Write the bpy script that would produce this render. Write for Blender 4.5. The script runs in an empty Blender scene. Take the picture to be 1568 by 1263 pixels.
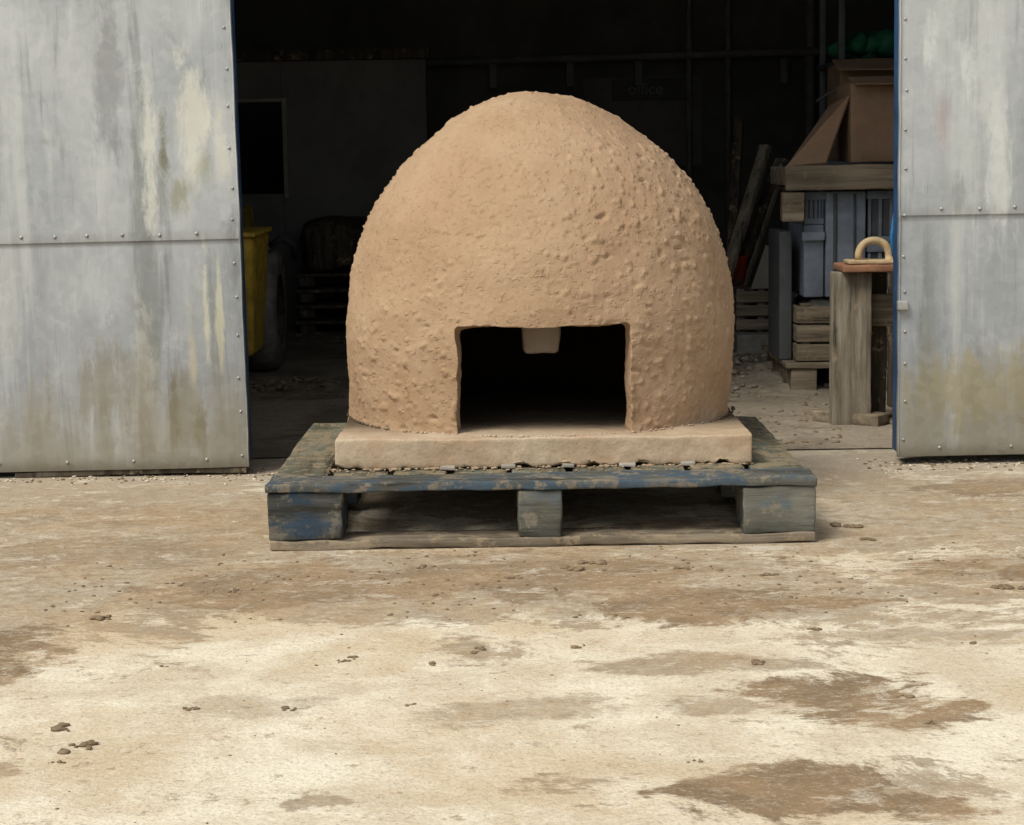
import bpy, bmesh, math, random
from mathutils import Vector, Matrix, noise, Euler
random.seed(7)
scene=bpy.context.scene
scene.view_settings.view_transform='Standard'
scene.view_settings.look='None'
scene.view_settings.exposure=0
R=math.radians

# ---------------------------------------------------------------- node helpers
class N:
    def __init__(s,name):
        s.m=bpy.data.materials.new(name); s.m.use_nodes=True
        s.t=s.m.node_tree; s.t.nodes.clear()
        s.out=s.t.nodes.new('ShaderNodeOutputMaterial')
        s.b=s.t.nodes.new('ShaderNodeBsdfPrincipled')
        s.t.links.new(s.b.outputs[0],s.out.inputs[0])
        tc=s.t.nodes.new('ShaderNodeTexCoord'); s.obj=tc.outputs['Object']
    def put(s,sock,v):
        if isinstance(v,bpy.types.NodeSocket): s.t.links.new(v,sock)
        elif isinstance(v,(tuple,list)) and sock.type=='RGBA' and len(v)==3: sock.default_value=(*v,1)
        else: sock.default_value=v
    def node(s,typ,ins,out=0,**a):
        n=s.t.nodes.new(typ)
        for k,v in a.items(): setattr(n,k,v)
        for k,v in ins.items(): s.put(n.inputs[k],v)
        return n.outputs[out]
    def mix(s,f,a,b,mode='MIX'):
        return s.node('ShaderNodeMix',{0:f,6:a,7:b},2,data_type='RGBA',blend_type=mode)
    def ma(s,op,a,b=0.0,clamp=False):
        return s.node('ShaderNodeMath',{0:a,1:b},operation=op,use_clamp=clamp)
    def sc(s,vec,x,y,z,loc=(0,0,0)):
        return s.node('ShaderNodeMapping',{'Vector':vec,'Scale':(x,y,z),'Location':loc})
    def noi(s,scale,det=4,rough=.55,dist=0,vec=None):
        return s.node('ShaderNodeTexNoise',{'Vector':vec or s.obj,'Scale':scale,'Detail':det,'Roughness':rough,'Distortion':dist})
    def vor(s,scale,vec=None,out=0):
        return s.node('ShaderNodeTexVoronoi',{'Vector':vec or s.obj,'Scale':scale},out)
    def mr(s,v,a,b,c=0.,d=1.):
        return s.node('ShaderNodeMapRange',{0:v,1:a,2:b,3:c,4:d},interpolation_type='SMOOTHSTEP')
    def xyz(s,vec=None):
        n=s.t.nodes.new('ShaderNodeSeparateXYZ'); s.put(n.inputs[0],vec or s.obj); return n.outputs
    def bump(s,h,st,dist,normal=None):
        i={'Height':h,'Strength':st,'Distance':dist}
        if normal is not None: i['Normal']=normal
        return s.node('ShaderNodeBump',i)
    def blob(s,u,v,cu,cv,ru,rv,nz,amp=.6,soft=.5):
        du=s.ma('DIVIDE',s.ma('SUBTRACT',u,cu),ru); dv=s.ma('DIVIDE',s.ma('SUBTRACT',v,cv),rv)
        d=s.ma('SQRT',s.ma('ADD',s.ma('MULTIPLY',du,du),s.ma('MULTIPLY',dv,dv)))
        d=s.ma('ADD',d,s.ma('MULTIPLY',s.ma('SUBTRACT',nz,.5),amp*2.))
        return s.mr(d,1.0,1.0-soft,0.,1.)
    def fin(s,col,rough=.9,metal=0.,normal=None,spec=.3):
        s.put(s.b.inputs['Base Color'],col); s.put(s.b.inputs['Roughness'],rough)
        s.put(s.b.inputs['Metallic'],metal); s.put(s.b.inputs['Specular IOR Level'],spec)
        if normal is not None: s.put(s.b.inputs['Normal'],normal)
        return s.m

# ---------------------------------------------------------------- materials
def mat_ground(name,inside=False):
    n=N(name); x,y,z=n.xyz()
    big=n.noi(1.1,9,.62,.4); mid=n.noi(4.5,9,.7,.3); fine=n.noi(38,6,.7); grit=n.noi(150,4,.7)
    wid=n.noi(2.6,13,.78,.4,vec=n.sc(n.obj,1.,1.3,1.,(5,3,0)))
    brk=n.noi(20,12,.82,.3,vec=n.sc(n.obj,1,1.3,1,(7,2,0)))
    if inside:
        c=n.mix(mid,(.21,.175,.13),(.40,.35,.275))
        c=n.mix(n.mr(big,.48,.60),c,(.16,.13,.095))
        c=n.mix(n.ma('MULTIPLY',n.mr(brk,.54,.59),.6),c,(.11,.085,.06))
    else:
        c=n.mix(n.mr(mid,.38,.62),(.60,.515,.37),(.78,.715,.565))
        c=n.mix(n.ma('MULTIPLY',n.mr(big,.47,.60),.65),c,(.56,.43,.27))
        belt=n.mr(y,3.40,3.75,-.07,.065)
        left=n.mr(x,-.4,-1.0,0,.035)
        rgt=n.mr(x,.5,.9,0,-.02)
        wf=n.ma('ADD',n.ma('ADD',n.ma('ADD',wid,belt),left),rgt)
        wm=n.mr(wf,.50,.545)
        #        cx   cy   rx  ry  weight
        bl=[(.42,3.74,.30,.20,1),(.52,3.06,.18,.19,1),(.38,3.27,.24,.07,.7),(.43,2.60,.28,.16,1),(.04,3.98,.50,.26,.95),(-.34,3.97,.50,.25,.95),
            (-1.05,3.42,.30,.26,1),(-.95,3.05,.13,.08,.6),(1.42,4.95,.46,.17,1),(1.12,3.97,.30,.17,1),(.02,3.02,.16,.09,.5),(-.85,4.25,.40,.22,.85),
            (-1.0,4.75,.45,.20,.8),(1.05,3.40,.14,.07,.6),(.95,4.55,.40,.28,.6),(-.42,3.05,.15,.07,.35),(.70,3.45,.26,.08,.6),(1.12,3.62,.17,.09,.8),(.32,3.02,.10,.06,.6),(.78,2.55,.16,.08,.5)]
        m=None
        for b in bl:
            k=n.ma('MULTIPLY',n.blob(x,y,*b[:4],wid,2.4,.34),b[4])
            m=k if m is None else n.ma('MAXIMUM',m,k)
        m=n.ma('MAXIMUM',m,n.ma('MULTIPLY',wm,.68))
        m=n.ma('MULTIPLY',m,n.mr(brk,.36,.52,.68,1.))
        c=n.mix(m,c,n.mix(n.mr(mid,.4,.6),(.30,.205,.115),(.195,.135,.077)))
        crumb=n.mr(n.ma('ADD',brk,n.ma('ADD',n.mr(y,3.3,4.0,0,.035),n.ma('MULTIPLY',m,.03))),.58,.615)
        c=n.mix(n.ma('MULTIPLY',crumb,.65),c,(.27,.185,.105))
        far=n.mr(y,4.75,5.5)
        c=n.mix(n.ma('MULTIPLY',far,.65),c,(.37,.33,.265))
        pale=n.mr(n.noi(8,12,.82,.5,vec=n.sc(n.obj,1,1.6,1,(2,9,0))),.55,.60)
        c=n.mix(n.ma('MULTIPLY',pale,.4),c,(.80,.75,.625))
    sp=n.noi(75,5,.75,.2,vec=n.sc(n.obj,1,1.25,1,(4,1,0)))
    c=n.mix(n.mr(sp,.54,.64,.0,.50),c,n.mix(.65,c,(.25,.18,.10)))
    c=n.mix(n.mr(sp,.46,.38,.0,.35),c,n.mix(.5,c,(.84,.79,.67)))
    vv=n.vor(85,vec=n.sc(n.obj,1,1,1,(3,7,0))); c=n.mix(n.mr(vv,.19,.10,0.,.5),c,n.mix(.7,c,(.20,.15,.10)))
    v2=n.vor(33,vec=n.sc(n.obj,1,1.1,1,(1,2,0))); c=n.mix(n.mr(n.ma('ADD',v2,n.ma('MULTIPLY',fine,.15)),.19,.14,0.,.5),c,n.mix(.7,c,(.22,.16,.10)))
    c=n.mix(n.mr(grit,.42,.66,0,.38),c,n.mix(.7,c,(.25,.19,.12)))
    h=n.ma('ADD',n.ma('MULTIPLY',fine,.7),n.ma('MULTIPLY',grit,.35))
    h=n.ma('ADD',h,n.ma('MULTIPLY',mid,1.2)); h=n.ma('ADD',h,n.ma('MULTIPLY',sp,-.3))
    return n.fin(c,.93,0,n.bump(h,.55,.012),.12)

def mat_clay(name,dusty=0.,dark=1.):
    n=N(name); x,y,z=n.xyz()
    a=n.noi(3.5,5,.6,.3); b=n.noi(22,6,.65); f=n.noi(130,4,.7)
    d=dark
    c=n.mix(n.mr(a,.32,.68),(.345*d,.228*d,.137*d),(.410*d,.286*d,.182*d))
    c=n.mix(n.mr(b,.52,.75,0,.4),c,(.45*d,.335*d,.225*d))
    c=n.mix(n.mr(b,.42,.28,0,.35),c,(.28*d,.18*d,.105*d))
    if dusty: 
        c=n.mix(n.mr(n.noi(7,8,.75),.38,.62,.35*dusty,dusty),c,(.49,.405,.29))
        c=n.mix(n.mr(n.noi(14,8,.78),.54,.62,0,.45),c,(.33,.24,.15))
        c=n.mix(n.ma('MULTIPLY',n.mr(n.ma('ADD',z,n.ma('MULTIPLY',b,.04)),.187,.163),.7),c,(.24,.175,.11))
        c=n.mix(n.mr(y,4.52,4.80,0,.93),c,(.035,.027,.02))   # hearth floor fades dark towards the back, mouth shade put into the colour
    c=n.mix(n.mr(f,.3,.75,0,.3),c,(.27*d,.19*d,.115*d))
    h=n.ma('ADD',n.ma('MULTIPLY',b,.8),n.ma('MULTIPLY',f,.3))
    if not dusty:
        h=n.ma('ADD',h,n.ma('MULTIPLY',n.mr(n.vor(42,vec=n.sc(n.obj,1,1,1.3)),.20,.08),-.3))
        h=n.ma('ADD',h,n.ma('MULTIPLY',n.mr(n.noi(60,3,.6),.58,.68),.5))
    return n.fin(c,.95,0,n.bump(h,.55,.008),.10)

def mat_galv(name,spots,seed,seam):
    n=N(name); x,y,z=n.xyz()
    o=(seed,seed*1.7,0)
    cl=n.noi(1.6,6,.6,.4,vec=n.sc(n.obj,1,1,.7,o))
    st=n.noi(1,7,.62,.25,vec=n.sc(n.obj,8,1,.9,o)); s2=n.noi(1,6,.7,.15,vec=n.sc(n.obj,38,1,2.0,o))
    mot=n.noi(11,8,.72,.5,vec=n.sc(n.obj,1,1,.7,o))
    c=n.mix(n.mr(cl,.32,.68),(.28,.305,.32),(.46,.48,.475))
    c=n.mix(n.mr(st,.52,.67,0,.6),c,(.55,.57,.54))
    c=n.mix(n.mr(st,.475,.35,0,.8),c,(.195,.215,.205))
    c=n.mix(n.mr(s2,.58,.72,0,.25),c,(.60,.60,.54))
    c=n.mix(n.mr(s2,.43,.31,0,.38),c,(.15,.165,.145))
    c=n.mix(n.mr(mot,.56,.68,0,.35),c,(.57,.585,.54))
    c=n.mix(n.mr(mot,.42,.32,0,.30),c,(.22,.235,.21))
    nn=n.noi(1,8,.75,.4,vec=n.sc(n.obj,18,1,5,o))
    for (cx,cz,rx,rz,col,w) in spots:
        c=n.mix(n.ma('MULTIPLY',n.blob(x,z,cx,cz,rx,rz,nn,2.0,.75),w),c,col)
    gz=n.ma('ADD',z,n.ma('MULTIPLY',n.ma('SUBTRACT',st,.5),.9))
    c=n.mix(n.ma('MULTIPLY',n.mr(gz,.36,.0),.75),c,(.25,.22,.14))
    c=n.mix(n.ma('MULTIPLY',n.mr(z,.07,.015),.65),c,(.12,.10,.065))
    c=n.mix(n.ma('MULTIPLY',n.mr(n.ma('ABSOLUTE',n.ma('SUBTRACT',z,seam-.018)),.010,.002),.4),c,(.12,.12,.10))
    sg=n.vor(45,out=1); sgb=n.node('ShaderNodeRGBToBW',{0:sg})
    c=n.mix(.06,c,n.mix(sgb,(.1,.1,.1),(.9,.9,.9)))
    h=n.ma('ADD',n.noi(1.3,3,.5,vec=n.sc(n.obj,1.5,1,.8,o)),n.ma('MULTIPLY',mot,.03))
    return n.fin(c,n.mr(mot,.3,.7,.40,.60),.28,n.bump(h,.5,.03),.4)

def mat_wood(name,c1,c2,axis='x',paint=None,pamt=.5,dirt=(.30,.23,.15),damt=.3,vs=1.):
    n=N(name)
    s={'x':(2,30,30),'y':(30,2,30),'z':(30,30,2)}[axis]
    g=n.noi(1,6,.7,.25,vec=n.sc(n.obj,*[k*vs for k in s])); m=n.noi(9,8,.75); b=n.noi(3,3,.5)
    c=n.mix(n.mr(g,.35,.65),tuple(k*.7 for k in c1),c2)
    c=n.mix(n.mr(b,.4,.65,0,.5),c,tuple(k*.55 for k in c1))
    if paint: 
        t=1-pamt
        c=n.mix(n.mr(n.ma('ADD',n.ma('MULTIPLY',m,.6),n.ma('MULTIPLY',g,.4)),.3+.4*t-.03,.3+.4*t+.04,0,.85),c,n.mix(g,paint,tuple(min(1,k*1.8) for k in paint)))
    c=n.mix(n.mr(n.noi(16,8,.78),.66-.3*damt,.70-.3*damt,0,.8),c,dirt)
    c=n.mix(n.mr(g,.41,.34,0,.75),c,(.03,.028,.022))
    h=n.ma('ADD',g,n.ma('MULTIPLY',m,.6))
    return n.fin(c,.9,0,n.bump(h,.8,.007),.12)

def mat_plain(name,c,rough=.8,var=.35,metal=0,scale=8,bs=.3,spec=.3):
    n=N(name); a=n.noi(scale,6,.65,.2); f=n.noi(scale*9,3,.6)
    k=n.mix(n.mr(a,.3,.7),tuple(v*(1-var) for v in c),tuple(min(1,v*(1+var*.6)) for v in c))
    k=n.mix(n.mr(f,.5,.8,0,.3),k,tuple(v*.5 for v in c))
    return n.fin(k,rough,metal,n.bump(n.ma('ADD',a,n.ma('MULTIPLY',f,.2)),bs,.006),spec)

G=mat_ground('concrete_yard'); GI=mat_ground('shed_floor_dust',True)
CLAY=mat_clay('clay_render'); CLAYIN=mat_clay('clay_inside_shaded',0,.06); SLABM=mat_clay('clay_slab',.9)  # inner shell is near black: the oven's inside shade is in its colour
CLAYP=mat_plain('clay_collar_pale',(.27,.215,.165),.95,.2,0,12)
W_deck=mat_wood('pallet_deck_wood',(.11,.10,.068),(.20,.18,.125),'y',(.05,.06,.048),.42,damt=.55,dirt=(.24,.19,.12))
W_deckf=mat_wood('pallet_lead_board',(.085,.088,.078),(.16,.155,.13),'x',(.034,.056,.078),.50,damt=.48,dirt=(.21,.175,.125))
W_str=mat_wood('pallet_blue_board',(.08,.08,.07),(.14,.13,.105),'x',(.03,.045,.060),.50,damt=.3,dirt=(.17,.135,.09))
W_blkb=mat_wood('pallet_block_blue',(.065,.068,.062),(.12,.12,.105),'x',(.020,.036,.056),.49,damt=.38,vs=.7,dirt=(.15,.135,.10))
W_blkg=mat_wood('pallet_block_grey',(.10,.10,.082),(.19,.185,.15),'x',(.075,.090,.095),.38,damt=.4,vs=.7,dirt=(.21,.18,.13))
W_bot=mat_wood('pallet_bottom_wood',(.14,.115,.08),(.26,.215,.155),'x',None,0,damt=.5,dirt=(.28,.22,.145))
W_old=mat_wood('weathered_timber',(.21,.18,.13),(.38,.335,.26),'z',None,0,damt=.25)
W_oldx=mat_wood('weathered_timber_h',(.20,.16,.11),(.36,.30,.215),'x',None,0,damt=.3)
W_dk=mat_wood('dark_timber',(.06,.048,.035),(.12,.10,.07),'z')
YW=(.58,.57,.42)
GAL=mat_galv('galvanised_sheet_a',[
   (-.94,.93,.045,.26,(.60,.61,.53),.8),(-.835,.93,.055,.22,(.62,.62,.53),.85),(-.75,.86,.03,.16,(.60,.60,.50),.65),(-.905,.86,.022,.15,(.15,.155,.09),.95),(-.87,.76,.05,.07,(.26,.26,.17),.8),(-.79,.82,.03,.07,(.30,.30,.2),.6),
   (-.81,.47,.012,.30,YW,.85),(-.850,.36,.014,.22,(.48,.44,.30),.85),(-.775,.38,.012,.24,YW,.75),(-.91,.17,.018,.14,(.13,.12,.08),.9),(-.83,.12,.02,.11,(.17,.15,.09),.8),(-.73,.56,.025,.2,(.2,.22,.2),.7),
   (-.87,.20,.10,.10,(.19,.17,.10),.55),(-1.04,1.12,.05,.35,(.23,.24,.235),.7),(-.98,.35,.04,.3,(.5,.51,.47),.6),(-1.1,.5,.06,.12,(.47,.50,.50),.7),(-1.1,.25,.14,.14,(.23,.21,.15),.6)],3.1,.649)
GALR=mat_galv('galvanised_sheet_b',[
   (1.12,1.10,.025,.10,(.60,.63,.60),.8),(1.22,1.08,.035,.09,(.58,.61,.58),.8),(1.30,.85,.04,.25,(.58,.60,.57),.8),(1.15,.9,.03,.08,(.42,.30,.28),.4),
   (1.25,.20,.3,.13,(.33,.29,.16),.75),(1.12,.45,.025,.25,(.2,.22,.21),.6),(1.2,.72,.05,.06,(.2,.21,.2),.5)],9.3,.68)
BLUE=mat_plain('blue_frame_paint',(.03,.08,.18),.6,.4)
STEEL=mat_plain('zinc_screw',(.36,.36,.34),.5,.2,.4)
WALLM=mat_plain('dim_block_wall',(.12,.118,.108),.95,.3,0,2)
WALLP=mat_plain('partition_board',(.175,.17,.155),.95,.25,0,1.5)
ROOFM=mat_plain('roof_sheet',(.12,.12,.11),.9,.3)
YEL=mat_plain('dumper_yellow',(.66,.45,.06),.6,.4,0,14); RUB=mat_plain('tyre_rubber',(.20,.185,.16),.95,.45,0,14)
CARD=mat_plain('cardboard',(.30,.20,.125),.95,.2,0,5); CARD2=mat_plain('grey_board',(.33,.30,.25),.9,.25,0,5)
PLAS=mat_plain('blue_grey_plastic',(.24,.28,.33),.6,.3,0,5); PLASD=mat_plain('dark_grey_plastic',(.10,.105,.11),.6,.25)
BRB=mat_plain('bright_blue_plastic',(.03,.16,.35),.5,.2)
RED=mat_plain('red_plastic',(.45,.06,.03),.5,.2); GREEN=mat_plain('green_plastic',(.02,.14,.07),.6,.3)
CONC=mat_plain('concrete_block',(.31,.30,.25),.95,.25,0,20); RUST=mat_plain('rusty_board',(.28,.14,.08),.9,.35,0,20)
TAN=mat_plain('tan_wood_handle',(.50,.38,.22),.8,.25,0,25); PIPE=mat_plain('dull_pipe',(.20,.20,.18),.7,.2,.0)
CLODM=mat_plain('clod_brown',(.21,.15,.09),.95,.35,0,60); PEBM=mat_plain('pebble_pale',(.58,.50,.37),.95,.3,0,60)
LETT=mat_plain('sign_letter',(.25,.25,.23),.8,.1)

# ---------------------------------------------------------------- mesh helpers
def link(o,parent=None):
    scene.collection.objects.link(o)
    if parent: o.parent=parent
    return o
def empty(name,loc=(0,0,0)):
    e=bpy.data.objects.new(name,None); e.empty_display_size=.1; e.location=loc; return link(e)
def mesh(name,v,f,mats,parent=None,smooth=True,mi=None):
    me=bpy.data.meshes.new(name); me.from_pydata(v,[],f); 
    for m in (mats if isinstance(mats,list) else [mats]): me.materials.append(m)
    if smooth: me.polygons.foreach_set('use_smooth',[True]*len(me.polygons))
    if mi: me.polygons.foreach_set('material_index',mi)
    me.update()
    return link(bpy.data.objects.new(name,me),parent)
def gbox(lo,hi,res=.03,r=.004,amp=.0,fr=20,maxn=60,rot=None,fn=None):
    lo=Vector(lo);hi=Vector(hi);c=(lo+hi)/2;h=(hi-lo)/2
    r=min(r,min(h)*.9)
    n=[max(1,min(maxn,int(round(2*h[i]/res)))) for i in range(3)]
    def ticks(i):
        t=[-h[i]]+[-h[i]+r*.4,-h[i]+r] if r>0 else [-h[i]]
        inner=[-h[i]+r+(2*h[i]-2*r)*k/n[i] for k in range(1,n[i])]
        return t+inner+([h[i]-r,h[i]-r*.4,h[i]] if r>0 else [h[i]])
    T=[ticks(i) for i in range(3)]
    idx={};V=[];F=[]
    def vid(a,b,cc):
        k=(a,b,cc)
        if k not in idx: idx[k]=len(V);V.append(Vector((T[0][a],T[1][b],T[2][cc])))
        return idx[k]
    L=[len(t)-1 for t in T]
    for ax in range(3):
        u,v=[(1,2),(2,0),(0,1)][ax]
        for side in (0,L[ax]):
            for i in range(L[u]):
                for j in range(L[v]):
                    q=[]
                    for (di,dj) in ((0,0),(1,0),(1,1),(0,1)):
                        k=[0,0,0];k[ax]=side;k[u]=i+di;k[v]=j+dj;q.append(vid(*k))
                    if side==0:q.reverse()
                    F.append(q)
    off=Vector((random.random()*50,random.random()*50,random.random()*50))
    out=[]
    for p in V:
        if r>0:
            q=Vector([max(-(h[i]-r),min(h[i]-r,p[i])) for i in range(3)]); d=p-q
            if d.length>1e-9: p=q+d.normalized()*r
        if amp: p=p+noise.noise_vector((p+off)*fr)*amp+noise.noise_vector((p+off)*fr*.25)*amp*1.2
        if rot is not None: p=rot@p
        p=p+c
        if fn: p=fn(p)
        out.append(p)
    return out,F
def box(name,lo,hi,mat,parent=None,**k):
    v,f=gbox(lo,hi,**k); return mesh(name,v,f,mat,parent,k.get('r',.004)>0)
def cyl(p0,p1,r0,r1=None,seg=16,caps=True):
    r1=r0 if r1 is None else r1
    p0=Vector(p0);p1=Vector(p1);d=(p1-p0).normalized();a=d.orthogonal().normalized();b=d.cross(a)
    V=[];F=[]
    for p,r in((p0,r0),(p1,r1)):
        for i in range(seg):
            t=2*math.pi*i/seg;V.append(p+a*math.cos(t)*r+b*math.sin(t)*r)
    for i in range(seg): j=(i+1)%seg;F.append([i,j,seg+j,seg+i])
    if caps:F.append(list(range(seg))[::-1]);F.append(list(range(seg,2*seg)))
    return V,F
def tube(pts,r,seg=8):
    V=[];F=[];n=len(pts);pts=[Vector(p) for p in pts]
    for i,p in enumerate(pts):
        d=(pts[min(i+1,n-1)]-pts[max(i-1,0)]).normalized();a=d.cross(Vector((.01,.9,.3))).normalized();b=d.cross(a)
        for k in range(seg):
            t=2*math.pi*k/seg;V.append(p+a*math.cos(t)*r+b*math.sin(t)*r)
    for i in range(n-1):
        for k in range(seg):
            j=(k+1)%seg;F.append([i*seg+k,i*seg+j,(i+1)*seg+j,(i+1)*seg+k])
    F.append(list(range(seg)));F.append(list(range((n-1)*seg,n*seg)))
    return V,F
def merge(parts):
    V=[];F=[]
    for v,f in parts:
        o=len(V);V+=list(v);F+=[[i+o for i in q] for q in f]
    return V,F
bm=bmesh.new();bmesh.ops.create_icosphere(bm,subdivisions=1,radius=1);ICO_V=[v.co.copy() for v in bm.verts];ICO_F=[[v.index for v in f.verts] for f in bm.faces];bm.free()
bm=bmesh.new();bmesh.ops.create_icosphere(bm,subdivisions=2,radius=1);ICO2_V=[v.co.copy() for v in bm.verts];ICO2_F=[[v.index for v in f.verts] for f in bm.faces];bm.free()
def rock(p,s,flat=.6,hi=False):
    IV,IF=(ICO2_V,ICO2_F) if hi else (ICO_V,ICO_F)
    rot=Euler((random.random()*6,random.random()*6,random.random()*6)).to_matrix()
    o=Vector((random.random()*99,random.random()*99,0));sx=random.uniform(.7,1.4)
    V=[]
    for v in IV:
        q=rot@(v*(1+.45*noise.noise(v*1.3+o)+random.uniform(-.12,.12)))
        V.append(Vector((p[0]+q.x*s*sx,p[1]+q.y*s,p[2]+q.z*s*flat)))
    return V,IF

# ---------------------------------------------------------------- ground
me=mesh('ground',[(-150,-150,0),(150,-150,0),(150,150,0),(-150,150,0)],[[0,1,2,3]],G,smooth=False)
shed=empty('shed_building')
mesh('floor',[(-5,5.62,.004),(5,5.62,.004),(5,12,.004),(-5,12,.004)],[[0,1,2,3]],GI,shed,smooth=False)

# ---------------------------------------------------------------- shed
B=lambda n,lo,hi,m,**k: box(n,lo,hi,m,shed,res=2,r=0,**k)
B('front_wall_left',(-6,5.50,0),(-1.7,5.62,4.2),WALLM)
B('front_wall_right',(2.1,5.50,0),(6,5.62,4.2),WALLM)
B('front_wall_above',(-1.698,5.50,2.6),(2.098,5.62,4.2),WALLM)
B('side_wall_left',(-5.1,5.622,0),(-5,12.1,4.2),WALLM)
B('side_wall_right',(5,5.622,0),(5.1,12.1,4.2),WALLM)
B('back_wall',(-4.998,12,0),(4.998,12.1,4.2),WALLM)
B('roof',(-6.3,5.2,4.202),(6.3,12.4,4.30),ROOFM)
B('partition_left_of_opening',(-4.9,10,0),(-1.385,10.08,1.31),WALLP)
B('partition_below_opening',(-1.383,10,0),(-1.117,10.08,.66),WALLP)
B('partition_above_opening',(-1.383,10,1.11),(-1.117,10.08,1.31),WALLP)
B('partition_right_of_opening',(-1.115,10,0),(-.40,10.08,1.31),WALLP)
B('opening_trim',(-1.112,9.975,.64),(-1.09,9.998,1.13),CARD2)
B('opening_trim_top',(-1.40,9.975,1.112),(-1.113,9.998,1.128),CARD2)
B('partition_cap',(-4.9,9.96,1.312),(-.38,10.1,1.36),W_dk)
for i,xx in enumerate((1.07,1.30,1.78)):
    v,f=cyl((xx,11.9,.0),(xx,11.9,3.),.018 if i<2 else .03); mesh('pipe_%d'%i,v,f,PIPE,shed)
v,f=cyl((-.5,11.85,1.37),(3.2,11.85,1.42),.022);mesh('pipe_run',v,f,PIPE,shed)
v,f=cyl((-4,11.8,1.36),(-.5,11.8,1.39),.02);mesh('pipe_run_b',v,f,PIPE,shed)
for i,xx in enumerate((-.1,.35,.75,1.6)):
    B('bracket_%d'%i,(xx,11.84,1.22),(xx+.04,11.9,1.36),PIPE)
B('back_panel',(.45,11.95,.75),(1.15,11.995,1.27),WALLP)
sg=empty('office_sign')
box('plate',(.62,11.90,1.14),(1.06,11.94,1.26),WALLM,sg,res=1,r=.003)
tcu=bpy.data.curves.new('letters','FONT');tcu.body='office';tcu.size=.095;tcu.extrude=.003
to=bpy.data.objects.new('letters',tcu);to.location=(.71,11.893,1.17);to.rotation_euler=(R(90),0,0);tcu.materials.append(LETT);link(to,sg)

# ---------------------------------------------------------------- sliding doors
def door(name,x0,x1,seam,mat,edge,tilt):
    e=empty(name,(edge,5.34,0.)); e.rotation_euler=(0,R(tilt),0)
    def add(n,vf,m,sm=True):
        o=mesh(n,vf[0],vf[1],m,e,sm); o.location=(-edge,-5.34,0); return o
    top=2.75
    def wav(p):
        w=noise.noise(Vector((p.x*1.7,0,p.z*1.3+x0)))*.010+noise.noise(Vector((p.x*5,3,p.z*1.0)))*.0035+noise.noise(Vector((p.x*12,7,p.z*9)))*.0008
        return Vector((p.x,p.y+w,p.z))
    add('lower_sheet',gbox((x0,5.340,.022),(x1,5.3435,seam+.01),res=.03,r=.0012,fn=wav,maxn=110),mat)
    def wav2(p):
        q=wav(p); q.y-=.0045; return q
    add('upper_sheet',gbox((x0,5.340,seam-.012),(x1,5.3435,top),res=.03,r=.0012,fn=wav2,maxn=110),mat)
    fr=[]
    s=1 if edge==x1 else -1
    xa,xb=(edge-.06*s,edge-.002*s)
    fr.append(gbox((min(xa,xb),5.356,.03),(max(xa,xb),5.43,top),res=.2,r=.003))
    xc=x0+.03 if s==1 else x1-.03
    fr.append(gbox((xc-.03,5.356,.03),(xc+.03,5.42,top),res=.2,r=.003))
    for zz in (.06,seam,1.7,top-.06):
        fr.append(gbox((x0+.062,5.357,zz-.03),(x1-.062,5.415,zz+.03),res=.3,r=.003))
    add('frame',merge(fr),BLUE)
    sc=[]
    def screw(x,z,k=1.):
        y=wav(Vector((x,5.34,z))).y-(.0045 if z>seam-.012 else 0)
        sc.append(cyl((x,y+.003,z),(x,y-.0014,z),.0062*k,.0058*k,12)); sc.append(cyl((x,y-.0014,z),(x,y-.0042,z),.0036*k,.0028*k,6))
    zz=.06
    while zz<1.5: screw(edge-.016*s+random.uniform(-.003,.003),zz+random.uniform(-.014,.014),.72); zz+=.103
    for k in range(12):
        xx=edge-s*(.018+.095*(k+1)+random.uniform(-.010,.010))
        screw(xx,seam+.004+random.uniform(-.002,.002),.9)
        if k%2==0: screw(xx,.045,.8)
    add('screws',merge(sc),STEEL)
    add('edge_lip',gbox((edge-.003 if s==1 else edge-.001,5.333,.022),(edge+.001 if s==1 else edge+.003,5.352,top),res=.03,r=.001,amp=.0016,fr=30),mat)
    if s==1:
        bits=[gbox((-.96,5.35,-.004),(-.94,5.37,.03),res=.01,r=.002,amp=.001),gbox((-1.35,5.346,.008),(-.72,5.36,.024),res=.02,r=.002,amp=.004,fr=9)]
        add('bottom_guide',merge(bits),W_dk)
    return e
door('sliding_metal_door',-3.3,-.712,.649,GAL,-.712,-.45)
door('sliding_metal_door',1.040,3.7,.682,GALR,1.040,-.25)
box('door_latch',(1.033,5.318,.42),(1.062,5.337,.445),STEEL,None,res=.01,r=.003,amp=.001)

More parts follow.
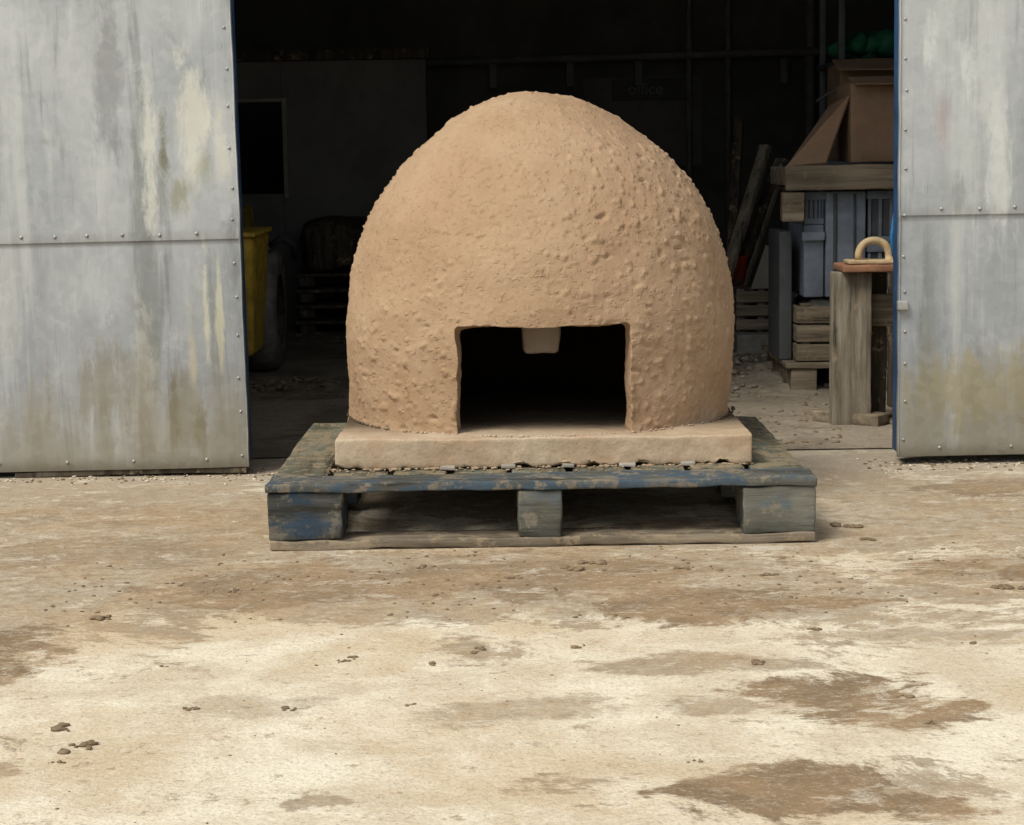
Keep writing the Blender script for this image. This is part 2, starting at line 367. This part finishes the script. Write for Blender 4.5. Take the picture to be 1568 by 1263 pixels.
# ---------------------------------------------------------------- pallet
pal=empty('wooden_pallet')
X0,X1,Y0,Y1=-.538,.662,4.29,5.29
w=(X1-X0)/9
box('lead_board_front',(X0-.001,Y0-.002,.1265),(X1+.001,Y0+.125,.1465),W_deckf,pal,res=.012,r=.004,amp=.0032,fr=18,maxn=100)
for i in range(9):
    a=X0+i*w
    box('deck_board_%d'%(i+1),(a+.004,Y0+.129+random.uniform(0,.008),.1265),(a+w-.010,Y1+random.uniform(-.01,.01),.1455+random.uniform(-.001,.002)),W_deck,pal,res=.02,r=.004,amp=.0022,fr=16)
for nme,ya,yb in (('front',Y0,Y0+.1),('middle',4.74,4.84),('rear',Y1-.1,Y1)):
    zt=.1258
    if nme!='front':
        box('stringer_'+nme,(X0,ya,.106),(X1,yb,.1258),W_str,pal,res=.02,r=.003,amp=.0018,fr=12); zt=.1058
    for k,(xa,xb) in enumerate(((X0+.003,X0+.165),(.010,.106),(X1-.163,X1-.003))):
        m=W_blkb if k==0 else W_blkg
        box('block_%s_%d'%(nme,k+1),(xa,ya+.003,.0215),(xb,yb-.003+ (0.04 if nme=='front' else 0),zt),m,pal,res=.010,r=.005,amp=.0030,fr=30)
box('bottom_board_front',(X0+.004,Y0-.002,.001),(X1-.003,Y0+.098,.0218),W_bot,pal,res=.012,r=.004,amp=.0034,fr=18,maxn=100)
box('bottom_board_rear',(X0+.004,Y1-.1,.001),(X1-.003,Y1,.0218),W_bot,pal,res=.03,r=.003,amp=.0014)
for k,xa in enumerate((X0+.02,.01,X1-.12)):
    box('bottom_runner_%d'%(k+1),(xa,Y0+.1,.001),(xa+.1,Y1-.102,.0215),W_bot,pal,res=.03,r=.003,amp=.0014)

# ---------------------------------------------------------------- clay oven
oven=empty('clay_oven',(0,0,0))
def slabfn(p):
    d=noise.noise(Vector((p.x*6,p.y*6,p.z*10)))*.0045+noise.noise(p*30)*.0018+noise.noise(p*70)*.0008
    z=p.z+(noise.noise(Vector((p.x*5,p.y*5,0)))*.005+noise.noise(Vector((p.x*26,p.y*26,0)))*.002)*(1 if p.z>.19 else 0)
    if p.z<.156:
        k=max(0,noise.noise(Vector((p.x*22,p.y*22,5)))-.08)+max(0,noise.noise(Vector((p.x*60,p.y*60,9)))-.2)*.5
        z+=k*.020
    return Vector((p.x+d*.6,p.y+d,z))
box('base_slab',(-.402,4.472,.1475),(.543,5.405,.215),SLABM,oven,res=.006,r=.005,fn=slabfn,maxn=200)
prof=[(.475,.203),(.470,.23),(.474,.294),(.4795,.38),(.480,.424),(.470,.521),(.441,.634),(.389,.747),(.3105,.850),(.213,.929),(.112,.980),(.0,.996)]
def cr(P,n):
    Q=[P[0]]+P+[(-P[-2][0],P[-2][1])];out=[]
    for i in range(1,len(Q)-2):
        for k in range(n):
            t=k/n;a,b,c,d=[Vector(q) for q in Q[i-1:i+3]]
            out.append(.5*((2*b)+(-a+c)*t+(2*a-5*b+4*c-d)*t*t+(-a+3*b-3*c+d)*t**3))
    out.append(Vector(P[-1]));return out
CX,CY=.0715,4.95
fl=cr(prof,40)
L=[0]
for i in range(1,len(fl)): L.append(L[-1]+(fl[i]-fl[i-1]).length)
NV,NT=260,680
res=[];j=0
for k in range(NV):
    t=L[-1]*k/NV
    while L[j+1]<t:j+=1
    f=(t-L[j])/(L[j+1]-L[j]);res.append(fl[j].lerp(fl[j+1],f))
V=[];F=[];MI=[]
def disp(p):
    # rougher on the front and lower half, trowelled smoother near the top
    m=min(1.0,max(.2,.55+1.0*noise.noise(p*3.5+Vector((3,3,3)))-max(0,p.z-.72)*1.2+.15*(p.x>0)*min(1,p.x*6)))
    d=noise.noise(p*2.6)*.010+noise.noise(p*7.5+Vector((9,1,4)))*.0052+noise.noise(p*15)*.0030
    d+=noise.noise(p*28+Vector((4,4,4)))*.0016*(.5+.5*m)+noise.fractal(p*46,.8,2.1,3)*.0009
    # embedded grit: separate round lumps of mixed size
    d+=min(.005,max(0,noise.noise(p*42+Vector((1,7,2)))-.42)*.040)*m
    d+=min(.0035,max(0,noise.noise(p*78+Vector((5,2,8)))-.42)*.034)*(.4+.6*m)
    d-=max(0,noise.noise(Vector((p.x*30,p.y*30,p.z*66)))-.48)*.026*m
    return d
for k,q in enumerate(res):
    a=res[max(k-1,0)];b=res[min(k+1,NV-1)];tg=(b-a).normalized();nr=Vector((tg.y,-tg.x))
    for i in range(NT):
        th=2*math.pi*i/NT;c,s=math.cos(th),math.sin(th)
        p=Vector((CX+q.x*c,CY+q.x*s*.965,q.y));nn=Vector((nr.x*c,nr.x*s,nr.y))
        V.append(p+nn*disp(p))
ap=Vector((CX,CY,prof[-1][1]));V.append(ap+Vector((0,0,disp(ap))));top=len(V)-1
for k in range(NV-1):
    for i in range(NT):
        j=(i+1)%NT;F.append([k*NT+i,k*NT+j,(k+1)*NT+j,(k+1)*NT+i]);MI.append(0)
for i in range(NT):F.append([(NV-1)*NT+i,(NV-1)*NT+(i+1)%NT,top]);MI.append(0)
base=len(V)
inn=[(.403,.203),(.40,.3),(.405,.424),(.392,.52),(.36,.63),(.31,.73),(.235,.82),(.15,.885),(.06,.92)]
for (r,z) in inn:
    for i in range(NT):
        th=2*math.pi*i/NT;V.append(Vector((CX+r*math.cos(th),CY+r*math.sin(th)*.965,z)))
V.append(Vector((CX,CY,.925)));ti=len(V)-1
for i in range(NT):
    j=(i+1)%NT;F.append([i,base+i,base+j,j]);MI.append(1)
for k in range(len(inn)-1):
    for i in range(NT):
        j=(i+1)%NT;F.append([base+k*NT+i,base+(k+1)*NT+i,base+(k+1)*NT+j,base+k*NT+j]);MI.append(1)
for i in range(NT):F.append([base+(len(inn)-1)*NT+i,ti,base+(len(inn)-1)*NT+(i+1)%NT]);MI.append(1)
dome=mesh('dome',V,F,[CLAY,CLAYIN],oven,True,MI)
def mouth(p):
    k=max(0,min(1,(4.60-p.y)/.12)); cx,cz=.075,.30
    x=p.x+(p.x-cx)*.085*k+noise.noise(Vector((p.z*14,p.y*9,p.x*2)))*.008+noise.noise(Vector((p.z*50,p.y*40,p.x*2)))*.003
    z=p.z
    if p.z>.4: z+=noise.noise(Vector((p.x*9,p.y*9,0)))*.009+noise.noise(Vector((p.x*34,p.y*40,0)))*.0034+.008*k+.002
    return Vector((x,p.y,z))
v,f=gbox((-.117,4.30,.15),(.266,4.80,.456),res=.010,r=.014,fn=mouth,maxn=60)
c1=mesh('cut_a',v,f,CLAY)
m=dome.modifiers.new('b','BOOLEAN');m.operation='DIFFERENCE';m.object=c1;m.solver='EXACT'
dg=bpy.context.evaluated_depsgraph_get()
nm=bpy.data.meshes.new_from_object(dome.evaluated_get(dg));dome.modifiers.clear();dome.data=nm
print('DOME verts',len(nm.vertices))
bpy.data.objects.remove(c1)
def colfn(p):
    k=max(0,(.42-p.z)/.05); return Vector((.07+(p.x-.07)*(1-.08*k),p.y,p.z+.007*noise.noise(Vector((p.x*25,0,3)))))
box('flue_collar',(.027,4.70,.381),(.116,4.745,.80),CLAYP,oven,res=.012,r=.010,amp=.003,fr=25,fn=colfn)
cr_=[]
for _ in range(110):
    x=random.uniform(-.42,.56);y=4.472-abs(random.gauss(0,.03));z=.148
    cr_.append(rock((x,y,z),random.choice([.0015,.002,.003,.004]),.6))
for _ in range(120):
    x=random.uniform(-.41,.55); s=random.uniform(.003,.008); cr_.append(rock((x,4.472+random.uniform(-.004,.006),.148),s,.5))
for _ in range(160):
    a=random.uniform(math.pi,2*math.pi); cr_.append(rock((CX+.478*math.cos(a),CY+.468*math.sin(a),.217),random.uniform(.002,.005),.7))
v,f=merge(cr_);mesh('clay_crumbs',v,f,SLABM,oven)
wd=[]
for xx in (-.148,-.009,.128,.262,.395): wd.append(gbox((xx-.018+random.uniform(-.006,.006),4.456+random.uniform(-.004,.006),.1475),(xx+.014+random.uniform(-.006,.008),4.50,.1555),res=.01,r=.002,amp=.0025,fr=40))
v,f=merge(wd);mesh('packing_wedges',v,f,CARD2,oven)

# ---------------------------------------------------------------- loose stones
peb=[];clo=[]
for _ in range(2400):
    y=2.3+3.2*random.random()**.9; x=random.uniform(-.30,.30)*y
    d=noise.noise(Vector((x*2.5,y*2.5,0)))
    if random.random()>.30+d: continue
    s=random.choice([.0008,.0010,.0013,.0013,.0018,.0026])*random.uniform(.7,1.2)
    (peb if random.random()<.6 else clo).append(rock((x,y,s*.2),s,.45))
for _ in range(420):
    y=random.uniform(3.6,4.28);x=random.uniform(-.9,1.0); s=random.uniform(.0015,.005)
    if random.random()>.6+noise.noise(Vector((x*4,y*4,2))): continue
    clo.append(rock((x,y,s*.2),s,.45))
for _ in range(420):
    y=5.33+random.gauss(0,.05);x=random.choice([random.uniform(-1.5,-.62),random.uniform(.95,1.6)]); s=random.uniform(.0015,.006)
    (peb if random.random()<.5 else clo).append(rock((x,y,s*.3),s,.6))
for _ in range(260):
    y=random.uniform(5.7,8.0);x=random.uniform(.55,.95)+(y-5.5)*.1; s=random.uniform(.003,.010)
    if random.random()>.5+noise.noise(Vector((x*4,y*3,6))): continue
    clo.append(rock((x,y,.004+s*.2),s,.5))
def clump(x,y,s,n):
    for _ in range(n):
        q=s*random.uniform(.25,1.1); clo.append(rock((x+random.gauss(0,s*1.3),y+random.gauss(0,s*1.2),q*.25),q,.5,q>.005))
for (px,py,s,n) in [(148,948,.009,7),(85,1115,.008,9),(120,1142,.008,10),(730,995,.007,8),(880,990,.006,4),(520,1012,.005,9),(535,1008,.005,4),(655,1017,.005,5),
      (440,1087,.005,5),(905,862,.009,12),(880,872,.009,12),(1155,1015,.006,11),(1380,1066,.005,5),(290,1085,.005,9),(75,1168,.005,5),(1300,805,.011,10),(1325,826,.008,8),
      (1175,880,.006,7),(1040,870,.006,6),(1480,985,.005,6),(1535,900,.008,8),(620,1080,.004,5),(1060,1165,.004,4),(250,1020,.004,4),(1420,1105,.004,4),(640,868,.006,7),(355,905,.005,6),(780,885,.006,8),(1240,965,.005,6)]:
    v0=py-631+.0157*(px-784); t=.862/(400+.9914*v0); clump((px-784)*t,t*(3037-.1305*v0),s,n)
v,f=merge(peb);mesh('scattered_pebbles',v,f,PEBM)
v,f=merge(clo);mesh('scattered_clods',v,f,CLODM)

def mound(name,cx,cy,rx,ry,h,mat):
    V=[];F=[];n=46
    for i in range(n):
        for j in range(n):
            a=-1+2*i/(n-1);b=-1+2*j/(n-1);r=math.sqrt(a*a+b*b);p=Vector((cx+a*rx,cy+b*ry,0))
            k=max(0,1-r)**.8
            V.append((p.x,p.y,-.004+.006+h*k*(.8+.7*noise.noise(p*9))+k*.02*noise.noise(p*35)-(.01 if r>.97 else 0)))
    for i in range(n-1):
        for j in range(n-1):F.append([i*n+j,(i+1)*n+j,(i+1)*n+j+1,i*n+j+1])
    rs=[]
    for _ in range(200):
        a=random.gauss(0,.5);b=random.gauss(0,.5);s=random.choice([.004,.006,.008,.012,.016]);k=max(0,1-math.hypot(a,b))
        rs.append(rock((cx+a*rx,cy+b*ry,.004+h*k*.9+s*.3),s,.6))
    v,f=merge([(V,F)]+rs);return mesh(name,v,f,mat)
DIRT=mat_plain('dirt',(.20,.16,.11),.95,.35,0,15); DIRT2=mat_plain('dirt_pale',(.34,.29,.22),.95,.35,0,15)
mound('dirt_pile',-.78,7.25,.46,.35,.035,DIRT)
mound('dirt_pile',.96,7.6,.30,.8,.045,DIRT2)
mound('dirt_pile',-.2,9.2,.9,.5,.05,DIRT)

# ---------------------------------------------------------------- trestle with float (right)
tr=empty('timber_trestle')
box('post_front',(.985,6.10,.0),(1.105,6.16,.474),W_old,tr,res=.02,r=.004,amp=.0015)
box('post_side',(1.115,6.20,.0),(1.17,6.26,.474),W_dk,tr,res=.03,r=.004,amp=.0015)
box('post_rear',(1.24,6.50,.0),(1.30,6.56,.474),W_dk,tr,res=.03,r=.004,amp=.0015)
rz=Matrix.Rotation(R(-38),3,'Z')
box('foot_board',(.90,6.12,.0),(1.17,6.20,.04),W_oldx,tr,res=.02,r=.004,amp=.0015,rot=rz)
box('top_board',(1.01,6.06,.476),(1.75,6.24,.497),RUST,tr,res=.02,r=.004,amp=.002)
box('side_rail',(1.11,6.17,.30),(1.7,6.195,.40),W_oldx,tr,res=.03,r=.004,amp=.0015)
fl_=empty('plasterers_float')
box('plate',(1.03,6.08,.499),(1.22,6.18,.510),TAN,fl_,res=.02,r=.003,amp=.0008)
v,f=tube([(1.115+.047*math.cos(a),6.13,.510+.058*math.sin(a)**.7) for a in [math.pi*i/20 for i in range(21)]],.012,10);mesh('handle',v,f,TAN,fl_)

# ---------------------------------------------------------------- stacked goods (right, Y=7)
sp=empty('wooden_pallet')
for k in range(3):
    box('bearer_%d'%k,(.98+k*.26,6.95,.005),(1.07+k*.26,7.6,.085),W_oldx,sp,res=.05,r=.004,amp=.0015)
for k in range(5):
    box('board_%d'%k,(.96,6.94+k*.14,.087),(1.75,7.05+k*.14,.106),W_oldx,sp,res=.05,r=.003,amp=.0015)
cr1=empty('wooden_crate')
for k in range(3):
    box('front_slat_%d'%k,(1.0,6.97,.11+k*.066),(1.62,6.985,.168+k*.066),W_oldx,cr1,res=.04,r=.002,amp=.0015)
    box('side_slat_%d'%k,(1.0,6.987,.11+k*.066),(1.015,7.45,.168+k*.066),W_oldx,cr1,res=.04,r=.002,amp=.0015)
box('bottom',(1.017,6.99,.108),(1.6,7.45,.118),W_dk,cr1,res=.2,r=.001)
box('corner_post',(1.017,6.987,.12),(1.05,7.02,.31),W_oldx,cr1,res=.05,r=.002)
box('contents',(1.055,7.03,.12),(1.58,7.42,.325),CONC,cr1,res=.03,r=.02,amp=.02,fr=12)
def slotcrate(name,x0,x1,y0,y1,z0,z1,mat,nslot=6):
    e=empty(name);w=(x1-x0)/nslot;t=.012
    box('body',(x0+.006,y0+.008,z0),(x1-.006,y1,z1-.02),PLASD,e,res=.2,r=.004)
    for k in range(nslot+1):
        xx=min(x0+k*w,x1-t); box('rib_%d'%k,(xx,y0,z0+.02),(xx+t,y0+.01,z1-.03),mat,e,res=.2,r=.002)
    box('rim',(x0-.006,y0-.008,z1-.03),(x1+.006,y1+.004,z1),mat,e,res=.1,r=.004)
    box('base_rim',(x0-.002,y0-.002,z0-.001),(x1+.002,y1+.002,z0+.022),mat,e,res=.1,r=.004)
    return e
slotcrate('plastic_crate',1.255,1.60,7.02,7.35,.33,.515,PLAS,9)
slotcrate('plastic_crate',1.255,1.60,7.02,7.35,.517,.70,PLAS,9)
slotcrate('plastic_crate',1.035,1.10,7.02,7.35,.585,.70,PLAS,4)
cab=empty('metal_cabinet')
box('front_panel',(1.105,7.0,.33),(1.245,7.4,.70),PLAS,cab,res=.05,r=.006)
box('side_column',(1.03,7.01,.33),(1.10,7.4,.583),PLAS,cab,res=.05,r=.005)
box('flange',(1.02,6.985,.53),(1.10,7.008,.56),PLAS,cab,res=.05,r=.003)
box('base',(.95,7.05,.107),(.995,7.35,.56),PLASD,cab,res=.05,r=.006)
box('strut',(1.13,6.992,.34),(1.142,6.999,.69),PLASD,cab,res=.05,r=.002)
box('strut_b',(1.20,6.992,.34),(1.208,6.999,.69),PLASD,cab,res=.05,r=.002)
tray=empty('timber_tray')
box('front_rail',(.955,6.93,.705),(1.60,6.96,.79),W_oldx,tray,res=.03,r=.004,amp=.002)
box('floor',(.96,6.962,.705),(1.6,7.35,.72),W_dk,tray,res=.2,r=.002)
box('left_rail',(.955,6.962,.722),(.985,7.35,.785),W_oldx,tray,res=.05,r=.004,amp=.002)
box('hanging_block',(.945,6.925,.60),(1.02,6.985,.70),W_oldx,tray,res=.02,r=.004,amp=.002)
cb=empty('cardboard_box')
box('body',(1.190,7.0,.80),(1.58,7.32,1.07),CARD,cb,res=.05,r=.004,amp=.004,fr=6)
fv=[Vector(q) for q in ((.965,6.98,.79),(1.10,6.98,.80),(1.187,7.02,1.03),(1.15,7.22,1.00))]
fv+=[q+Vector((.004,.004,-.006)) for q in fv]
mesh('flap',fv,[[0,1,2,3],[7,6,5,4],[0,4,5,1],[1,5,6,2],[2,6,7,3],[3,7,4,0]],CARD,cb,False)
box('flap_top',(1.19,6.95,1.08),(1.58,7.10,1.084),CARD,cb,res=.03,r=.001,amp=.006,fr=5,rot=Matrix.Rotation(R(12),3,'X'))
cb2=empty('cardboard_box')
box('body',(1.30,7.9,.80),(1.75,8.2,1.17),CARD,cb2,res=.05,r=.004,amp=.004,fr=6)
box('flap',(1.27,7.75,1.165),(1.74,7.90,1.170),CARD,cb2,res=.03,r=.001,amp=.005,fr=5,rot=Matrix.Rotation(R(18),3,'X'))
box('storage_bench',(1.12,7.85,.0),(1.9,8.25,.798),PLASD,None,res=.1,r=.008,amp=.003)
for k,(xb,xt,yy,zt,m,wd2) in enumerate([(.80,1.10,8.6,.86,W_old,.05),(.88,1.19,8.75,.80,W_old,.06),(.93,1.02,8.9,.98,W_dk,.04),(.84,1.14,8.7,.70,W_dk,.05)]):
    v,f=gbox((-wd2/2,-.015,0),(wd2/2,.015,1),res=.05,r=.004,amp=.001)
    A=Vector((xb,yy-.3,0.003));Bq=Vector((xt,yy,zt));d=Bq-A
    q=d.to_track_quat('Z','Y').to_matrix()
    v=[A+q@Vector((p.x,p.y,p.z*d.length)) for p in v]
    mesh('leaning_timber',v,f,m)
box('concrete_block',(.925,8.15,.005),(1.13,8.27,.095),CONC,None,res=.02,r=.006,amp=.002)
c3=empty('wooden_crate')
for k in range(3): box('slat_%d'%k,(.94,8.3,.10+k*.058),(1.15,8.315,.145+k*.058),W_oldx,c3,res=.05,r=.003,amp=.001)
for k in range(3): box('upright_%d'%k,(.945+k*.085,8.317,.005),(.975+k*.085,8.34,.27),W_old,c3,res=.05,r=.003,amp=.001)
pv=[Vector(q) for q in ((1.00,8.30,.272),(1.12,8.30,.272),(1.12,8.36,.43),(1.07,8.36,.45))]
pv+= [q+Vector((0,.006,0)) for q in pv]
mesh('broken_board',pv,[[0,1,2,3],[7,6,5,4],[0,4,5,1],[1,5,6,2],[2,6,7,3],[3,7,4,0]],CARD2,smooth=False)
bk=[(.045,.0),(.06,.12),(.064,.125),(.060,.13),(.05,.12)]
Vb=[];Fb=[]
for (r,z) in [(0,.002)]+bk:
    for i in range(24):
        a=2*math.pi*i/24;Vb.append((.96+r*math.cos(a),8.55+r*math.sin(a),z+.27))
for k in range(len(bk)):
    for i in range(24):
        j=(i+1)%24;Fb.append([k*24+i,k*24+j,(k+1)*24+j,(k+1)*24+i])
mesh('red_bucket',Vb,Fb,RED)
box('wooden_stool',(.88,8.48,.0),(1.04,8.62,.268),W_dk,None,res=.03,r=.006,amp=.003)
rk=empty('metal_shelf')
for k,(xx,yy) in enumerate(((1.36,8.3),(2.2,8.3),(1.36,8.8),(2.2,8.8))):
    box('upright_%d'%k,(xx,yy,0.0),(xx+.025,yy+.025,1.9),PLASD,rk,res=.3,r=.002)
for k,zz in enumerate((.55,1.18,1.6)):
    box('shelf_%d'%k,(1.35,8.29,zz),(2.24,8.84,zz+.02),PLASD,rk,res=.3,r=.002)
gs=[]
for _ in range(9): gs.append(rock((random.uniform(1.44,1.62),random.uniform(8.4,8.6),1.20+random.uniform(.05,.09)),random.uniform(.05,.09),.7,True))
v,f=merge(gs);mesh('green_sack',v,f,GREEN)
v,f=tube([(1.16+.3*t,7.6,1.02+.05*math.sin(t*5)-.03*t) for t in [i/14 for i in range(15)]],.005);mesh('cable',v,f,PLASD)
v,f=tube([(1.072,5.46,.78),(1.055,5.45,.72),(1.045,5.44,.66),(1.038,5.44,.61),(1.046,5.45,.56),(1.07,5.46,.53)],.006);mesh('blue_rope',v,f,BRB)

# ---------------------------------------------------------------- dumper (left, behind door)
du=empty('site_dumper')
def tyre(name,cx,cy,r,w):
    P=[(-w/2,r*.55),(-w/2,r*.86),(-w*.40,r*.96),(-w*.2,r),(w*.2,r),(w*.40,r*.96),(w/2,r*.86),(w/2,r*.55)]
    V=[];F=[];n=48
    for i in range(n):
        a=2*math.pi*i/n;lug=1.0 if i%2 else .955
        for (x,rr) in P:
            q=rr*lug if rr>r*.9 else rr;V.append((cx+x,cy+q*math.cos(a),r+q*math.sin(a)))
    m=len(P)
    for i in range(n):
        j=(i+1)%n
        for k in range(m-1):F.append([i*m+k,i*m+k+1,j*m+k+1,j*m+k])
    mesh(name,V,F,RUB,du)
    v,f=cyl((cx-w*.35,cy,r),(cx+w*.35,cy,r),r*.56,None,24);mesh(name+'_hub',v,f,YEL,du)
tyre('tyre_front',-.99,7.92,.25,.16);tyre('tyre_rear',-1.20,9.2,.24,.16);tyre('tyre_front_b',-1.62,7.92,.25,.16);tyre('tyre_rear_b',-1.62,9.2,.24,.16)
def sk(p):
    k=(p.z-.13)/.45; return Vector((p.x+(.03*(k-1) if p.x>-1.3 else 0),p.y-(.14*k if p.y<7.5 else -.05*k),p.z))
box('skip',(-1.50,7.30,.12),(-.915,7.62,.565),YEL,du,res=.06,r=.02,fn=sk)
box('skip_rim',(-1.52,7.14,.565),(-.905,7.68,.583),YEL,du,res=.06,r=.006)
box('skip_rear',(-1.50,7.68,.36),(-1.16,8.53,.56),YEL,du,res=.06,r=.02)
box('chassis',(-1.50,7.7,.20),(-1.16,9.5,.32),PLASD,du,res=.1,r=.01)
box('engine_cover',(-1.5,8.7,.36),(-1.20,9.5,.62),YEL,du,res=.1,r=.03)
v,f=tube([(-.93,7.75,.50),(-.90,7.9,.53),(-.87,8.05,.50),(-.875,8.15,.44)],.012);mesh('hydraulic_hose',v,f,PLASD,du)
pp=empty('pallet_stack')
for k in range(4):
    for b in range(3): box('block_%d_%d'%(k,b),(-1.0+b*.26,9.5,.004+k*.075),(-.93+b*.26,9.9,.05+k*.075),W_dk,pp,res=.2,r=.004)
    box('board_%d'%k,(-1.02,9.48,.051+k*.075),(-.38,9.92,.066+k*.075),W_dk,pp,res=.2,r=.003)
v,f=gbox((-.98,9.45,.31),(-.42,9.85,.52),res=.03,r=.04,amp=.035,fr=7);mesh('covered_machine',v,f,W_dk)

# ---------------------------------------------------------------- light
wd_=bpy.data.worlds.new('World');scene.world=wd_;wd_.use_nodes=True
nt=wd_.node_tree;nt.nodes.clear()
sky=nt.nodes.new('ShaderNodeTexSky');sky.sky_type='NISHITA';sky.sun_disc=False
sd=Vector((-.50,-.52,1.0)).normalized()
sky.sun_elevation=math.asin(sd.z);sky.sun_rotation=math.atan2(sd.x,sd.y)%(2*math.pi)
sky.dust_density=3.;sky.air_density=1.
hs=nt.nodes.new('ShaderNodeHueSaturation');hs.inputs['Saturation'].default_value=.35
bg=nt.nodes.new('ShaderNodeBackground');bg.inputs[1].default_value=.15
wo=nt.nodes.new('ShaderNodeOutputWorld')
nt.links.new(sky.outputs[0],hs.inputs['Color']);nt.links.new(hs.outputs[0],bg.inputs[0]);nt.links.new(bg.outputs[0],wo.inputs[0])
sl=bpy.data.lights.new('sun','SUN');sl.energy=2.6;sl.angle=R(24);sl.color=(1,.955,.86)
so=bpy.data.objects.new('sun',sl);so.rotation_euler=sd.to_track_quat('Z','Y').to_euler();link(so)

# ---------------------------------------------------------------- camera
cd=bpy.data.cameras.new('camera');cd.lens=70.3;cd.sensor_width=36;cd.clip_end=500;cd.clip_start=.05
co=bpy.data.objects.new('camera',cd);link(co)
M_=Matrix.Rotation(R(90-7.5),4,'X')@Matrix.Rotation(R(-.9),4,'Z')
M_.translation=Vector((0,0,.862));co.matrix_world=M_
scene.camera=co
